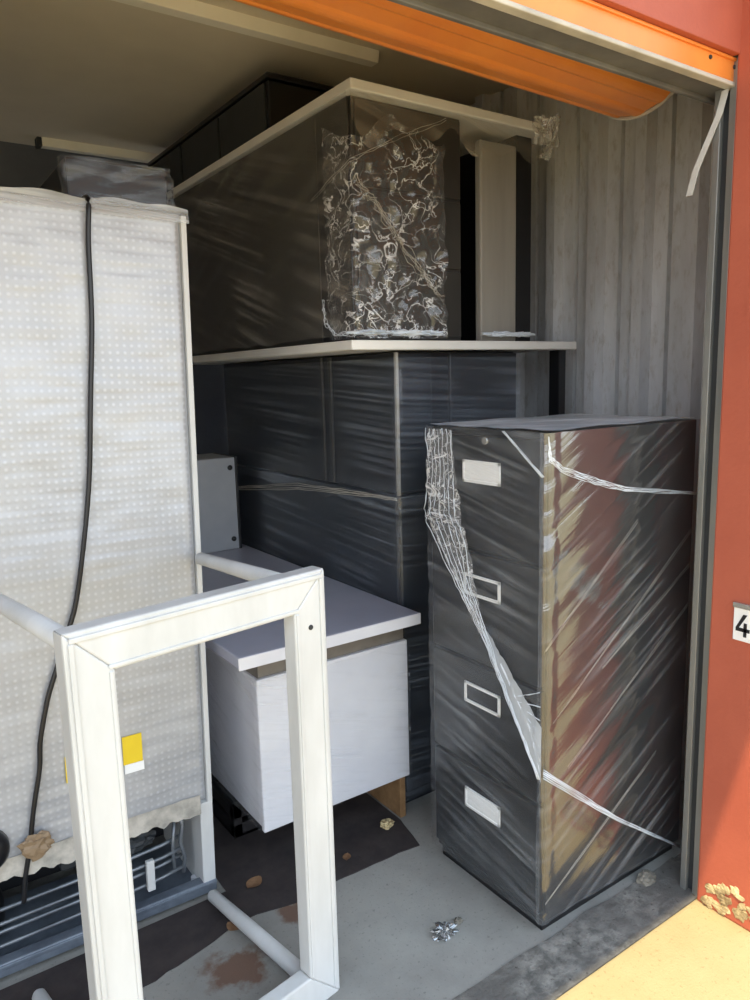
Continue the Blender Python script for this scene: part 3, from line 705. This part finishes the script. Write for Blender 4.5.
# ================================================================== UPPER DESK standing on the counter
ud = thing('pedestal_desk', 'film-wrapped dark pedestal desk stacked high on the pale worktop', 'desk', (1.66, 2.6, 1.586))
MB().box(1.265, 2.075, 1.90, 3.43, 2.290, 2.320, 0.004).build('desktop', M['pale_lam'], ud)
pp = MB().box(1.292, 1.715, 1.945, 2.50, 1.588, 2.290, 0.004).build('pedestal', M['slate'], ud)
MB().box(1.284, 1.294, 1.950, 2.135, 1.59, 2.288, 0.003).build('corner_panel', M['black'], ud)
MB().box(1.286, 1.300, 2.14, 3.40, 1.588, 2.290, 0.003).build('side_panel', M['slate'], ud)
for z0, z1 in ((1.60, 1.81), (1.82, 2.03), (2.04, 2.28)): MB().box(1.300, 1.708, 1.935, 1.947, z0, z1, 0.003).build('drawer', M['slate'], pp)
MB().box(1.715, 1.99, 2.44, 2.46, 1.588, 2.290, 0).build('modesty_panel', M['black'], ud)
MB().prism([(1.815, 1.955), (1.985, 1.955), (1.985, 1.985), (1.815, 1.985)], 'z', 1.588, 2.250, 0.006).build('leg_panel', M['grey_leg'], ud)
MB().box(1.990, 2.066, 1.962, 3.38, 1.588, 2.290, 0.003).build('end_panel', M['black'], ud)
film('stretch_film', [(1.276, 3.42), (1.268, 1.915)], 1.602, 2.288, ud, FILM_UP, 0.022, 0.004, 0.008, 0.35, (1.5, 14), 41, jag0=0.01)
film('stretch_film', [(1.268, 1.912), (2.062, 1.912)], 2.20, 2.288, ud, FILM_UP, 0.022, 0.002, 0.006, 0.30, (1.5, 14), 42, jag0=0.10)
film('crumpled_film', [(1.276, 2.06), (1.282, 1.922), (1.62, 1.922)], 1.594, 2.21, ud, CRINKLE, 0.011, 0.006, 0.012, 0.6, (9, 14), 43, jag1=0.09, iso=1.2)
strands('film_rope', [((1.262, 2.14, 2.03), (0, 0, 0.003)), ((1.262, 1.91, 2.10), (0, 0, 0.004)), ((1.45, 1.903, 2.19), (0, 0, 0.004)), ((1.62, 1.90, 2.262), (0, 0, 0.004))], ud, M['strand_dim'], 2, 0.0006, 44, 0.003)
strands('film_rope', [((1.285, 1.915, 2.05), (0, 0, 0.004)), ((1.36, 1.912, 1.98), (0, 0, 0.006)), ((1.47, 1.910, 1.85), (0, 0, 0.01)), ((1.60, 1.905, 1.72), (0, 0, 0.005))], ud, M['strand_dim'], 6, 0.0007, 45, 0.014)
strands('film_rope', [((1.262, 2.09, 1.72), (0, 0.004, 0)), ((1.25, 2.06, 1.65), (0, 0.004, 0.01)), ((1.258, 2.02, 1.612), (0, 0.01, 0.0)), ((1.27, 1.92, 1.606), (0, 0, 0.003))], ud, M['strand'], 4, 0.0014, 46, 0.006)
for q_, (c0, c1, c2, c3) in enumerate((((2.00, 1.893, 2.335), (2.00, 1.893, 2.245), (2.115, 1.885, 2.24), (2.12, 1.885, 2.345)), ((2.03, 1.875, 2.32), (2.04, 1.90, 2.21), (2.10, 1.895, 2.20), (2.11, 1.87, 2.36)))):
    sheet('film_knot', (c0, c1, c2, c3), ud, (BUNCH, BUNCH)[q_], 22, 26, 0.03, 51+q_, 60)
strands('film_rope', [((2.02, 1.895, 2.31), (0, 0, 0.02)), ((2.08, 1.885, 2.29), (0.01, 0, 0.05)), ((2.06, 1.89, 2.22), (0.03, 0, 0.0))], ud, M['strand_dim'], 7, 0.0014, 52, 0.012)
for i, (xa, w) in enumerate(((1.32, 0.06), (1.45, 0.07), (1.56, 0.05), (1.86, 0.06), (1.96, 0.06))):
    MB().blob((xa, 1.915, 1.611), (w, 0.020, 0.008), 1.0, 3, 60+i, 3.5).build('film_scrap', M['strand'], ud)

# black flat cabinet lying on the upper desk
bc = thing('flat_cabinet', 'long flat black cabinet lying on the topmost desk under the ceiling', 'cabinet', (1.50, 3.1, 2.32))
MB().box(1.335, 1.60, 2.53, 3.80, 2.321, 2.525, 0.006).build('carcass', M['black'], bc)
MB().box(1.325, 1.61, 2.515, 3.81, 2.525, 2.545, 0.004).build('lid', M['black'], bc)
for y0 in (2.55, 2.96, 3.38): MB().box(1.326, 1.336, y0, y0+0.395, 2.335, 2.518, 0.003).build('panel', M['dark_slot'], bc)

# ================================================================== THINGS ON THE FLOOR
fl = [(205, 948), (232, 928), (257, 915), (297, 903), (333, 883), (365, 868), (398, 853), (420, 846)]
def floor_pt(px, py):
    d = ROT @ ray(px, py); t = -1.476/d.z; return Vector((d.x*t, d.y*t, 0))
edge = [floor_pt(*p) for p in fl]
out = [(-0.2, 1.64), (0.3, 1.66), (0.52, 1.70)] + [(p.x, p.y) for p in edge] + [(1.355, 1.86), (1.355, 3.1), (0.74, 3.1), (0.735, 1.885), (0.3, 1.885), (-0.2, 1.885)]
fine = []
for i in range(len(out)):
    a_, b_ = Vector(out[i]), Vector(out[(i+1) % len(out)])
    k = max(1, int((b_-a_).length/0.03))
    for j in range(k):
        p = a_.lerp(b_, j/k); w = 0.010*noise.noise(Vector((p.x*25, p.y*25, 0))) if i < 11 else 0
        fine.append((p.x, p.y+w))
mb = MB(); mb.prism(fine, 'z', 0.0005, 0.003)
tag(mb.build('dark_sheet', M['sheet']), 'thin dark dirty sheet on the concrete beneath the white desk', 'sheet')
mb = MB(); mb.blob((1.137, 1.372, 0.012), (0.030, 0.022, 0.014), 0.9, 4, 71, 3.0); tag(mb.build('foil_wad', M['foil_scrap']), 'crumpled silver wad on bare concrete left of the filing cabinet', 'litter')
mb = MB(); mb.blob((1.195, 1.385, 0.006), (0.012, 0.010, 0.007), 0.8, 3, 72, 3.0); tag(mb.build('pebble', M['stone']), 'small grey pebble beside the silver wad on the concrete', 'pebble')
def leaf(x, y, a_, s, lb, z=0.004, m='leaf'):
    bm = bmesh.new(); n = 9; L = []; R = []; C = []
    for i in range(n):
        t = i/(n-1); w = s*0.38*math.sin(PI*min(1, t*0.96+0.02))**0.8; u = (t-0.5)*s; h = 0.004*s/0.05*abs(t-0.5)+0.001
        def P(dx, dz): return (x+u*math.cos(a_)-dx*math.sin(a_), y+u*math.sin(a_)+dx*math.cos(a_), z+dz)
        L.append(bm.verts.new(P(-w, h+0.003))); C.append(bm.verts.new(P(0, h))); R.append(bm.verts.new(P(w, h+0.0015)))
    for i in range(n-1):
        bm.faces.new((L[i], C[i], C[i+1], L[i+1])); bm.faces.new((C[i], R[i], R[i+1], C[i+1]))
    return tag(finish('dry_leaf', bm, M[m]), lb, 'leaf', 'dry leaves on the floor')
leaf(0.815, 1.865, 0.5, 0.06, 'pale dry leaf on the dark sheet behind the lower table leg')
leaf(0.69, 1.735, 2.0, 0.045, 'brown dry leaf at the edge of the dark sheet left of the table leg')
leaf(1.10, 1.80, 1.0, 0.035, 'tiny dry leaf on the dark sheet below the desk pedestal')
mb = MB(); mb.blob((1.297, 1.86, 0.012), (0.024, 0.018, 0.012), 0.7, 3, 81); tag(mb.build('rubble_piece', M['plaster']), 'tan piece of rubble at the foot of the brown desk board', 'rubble')
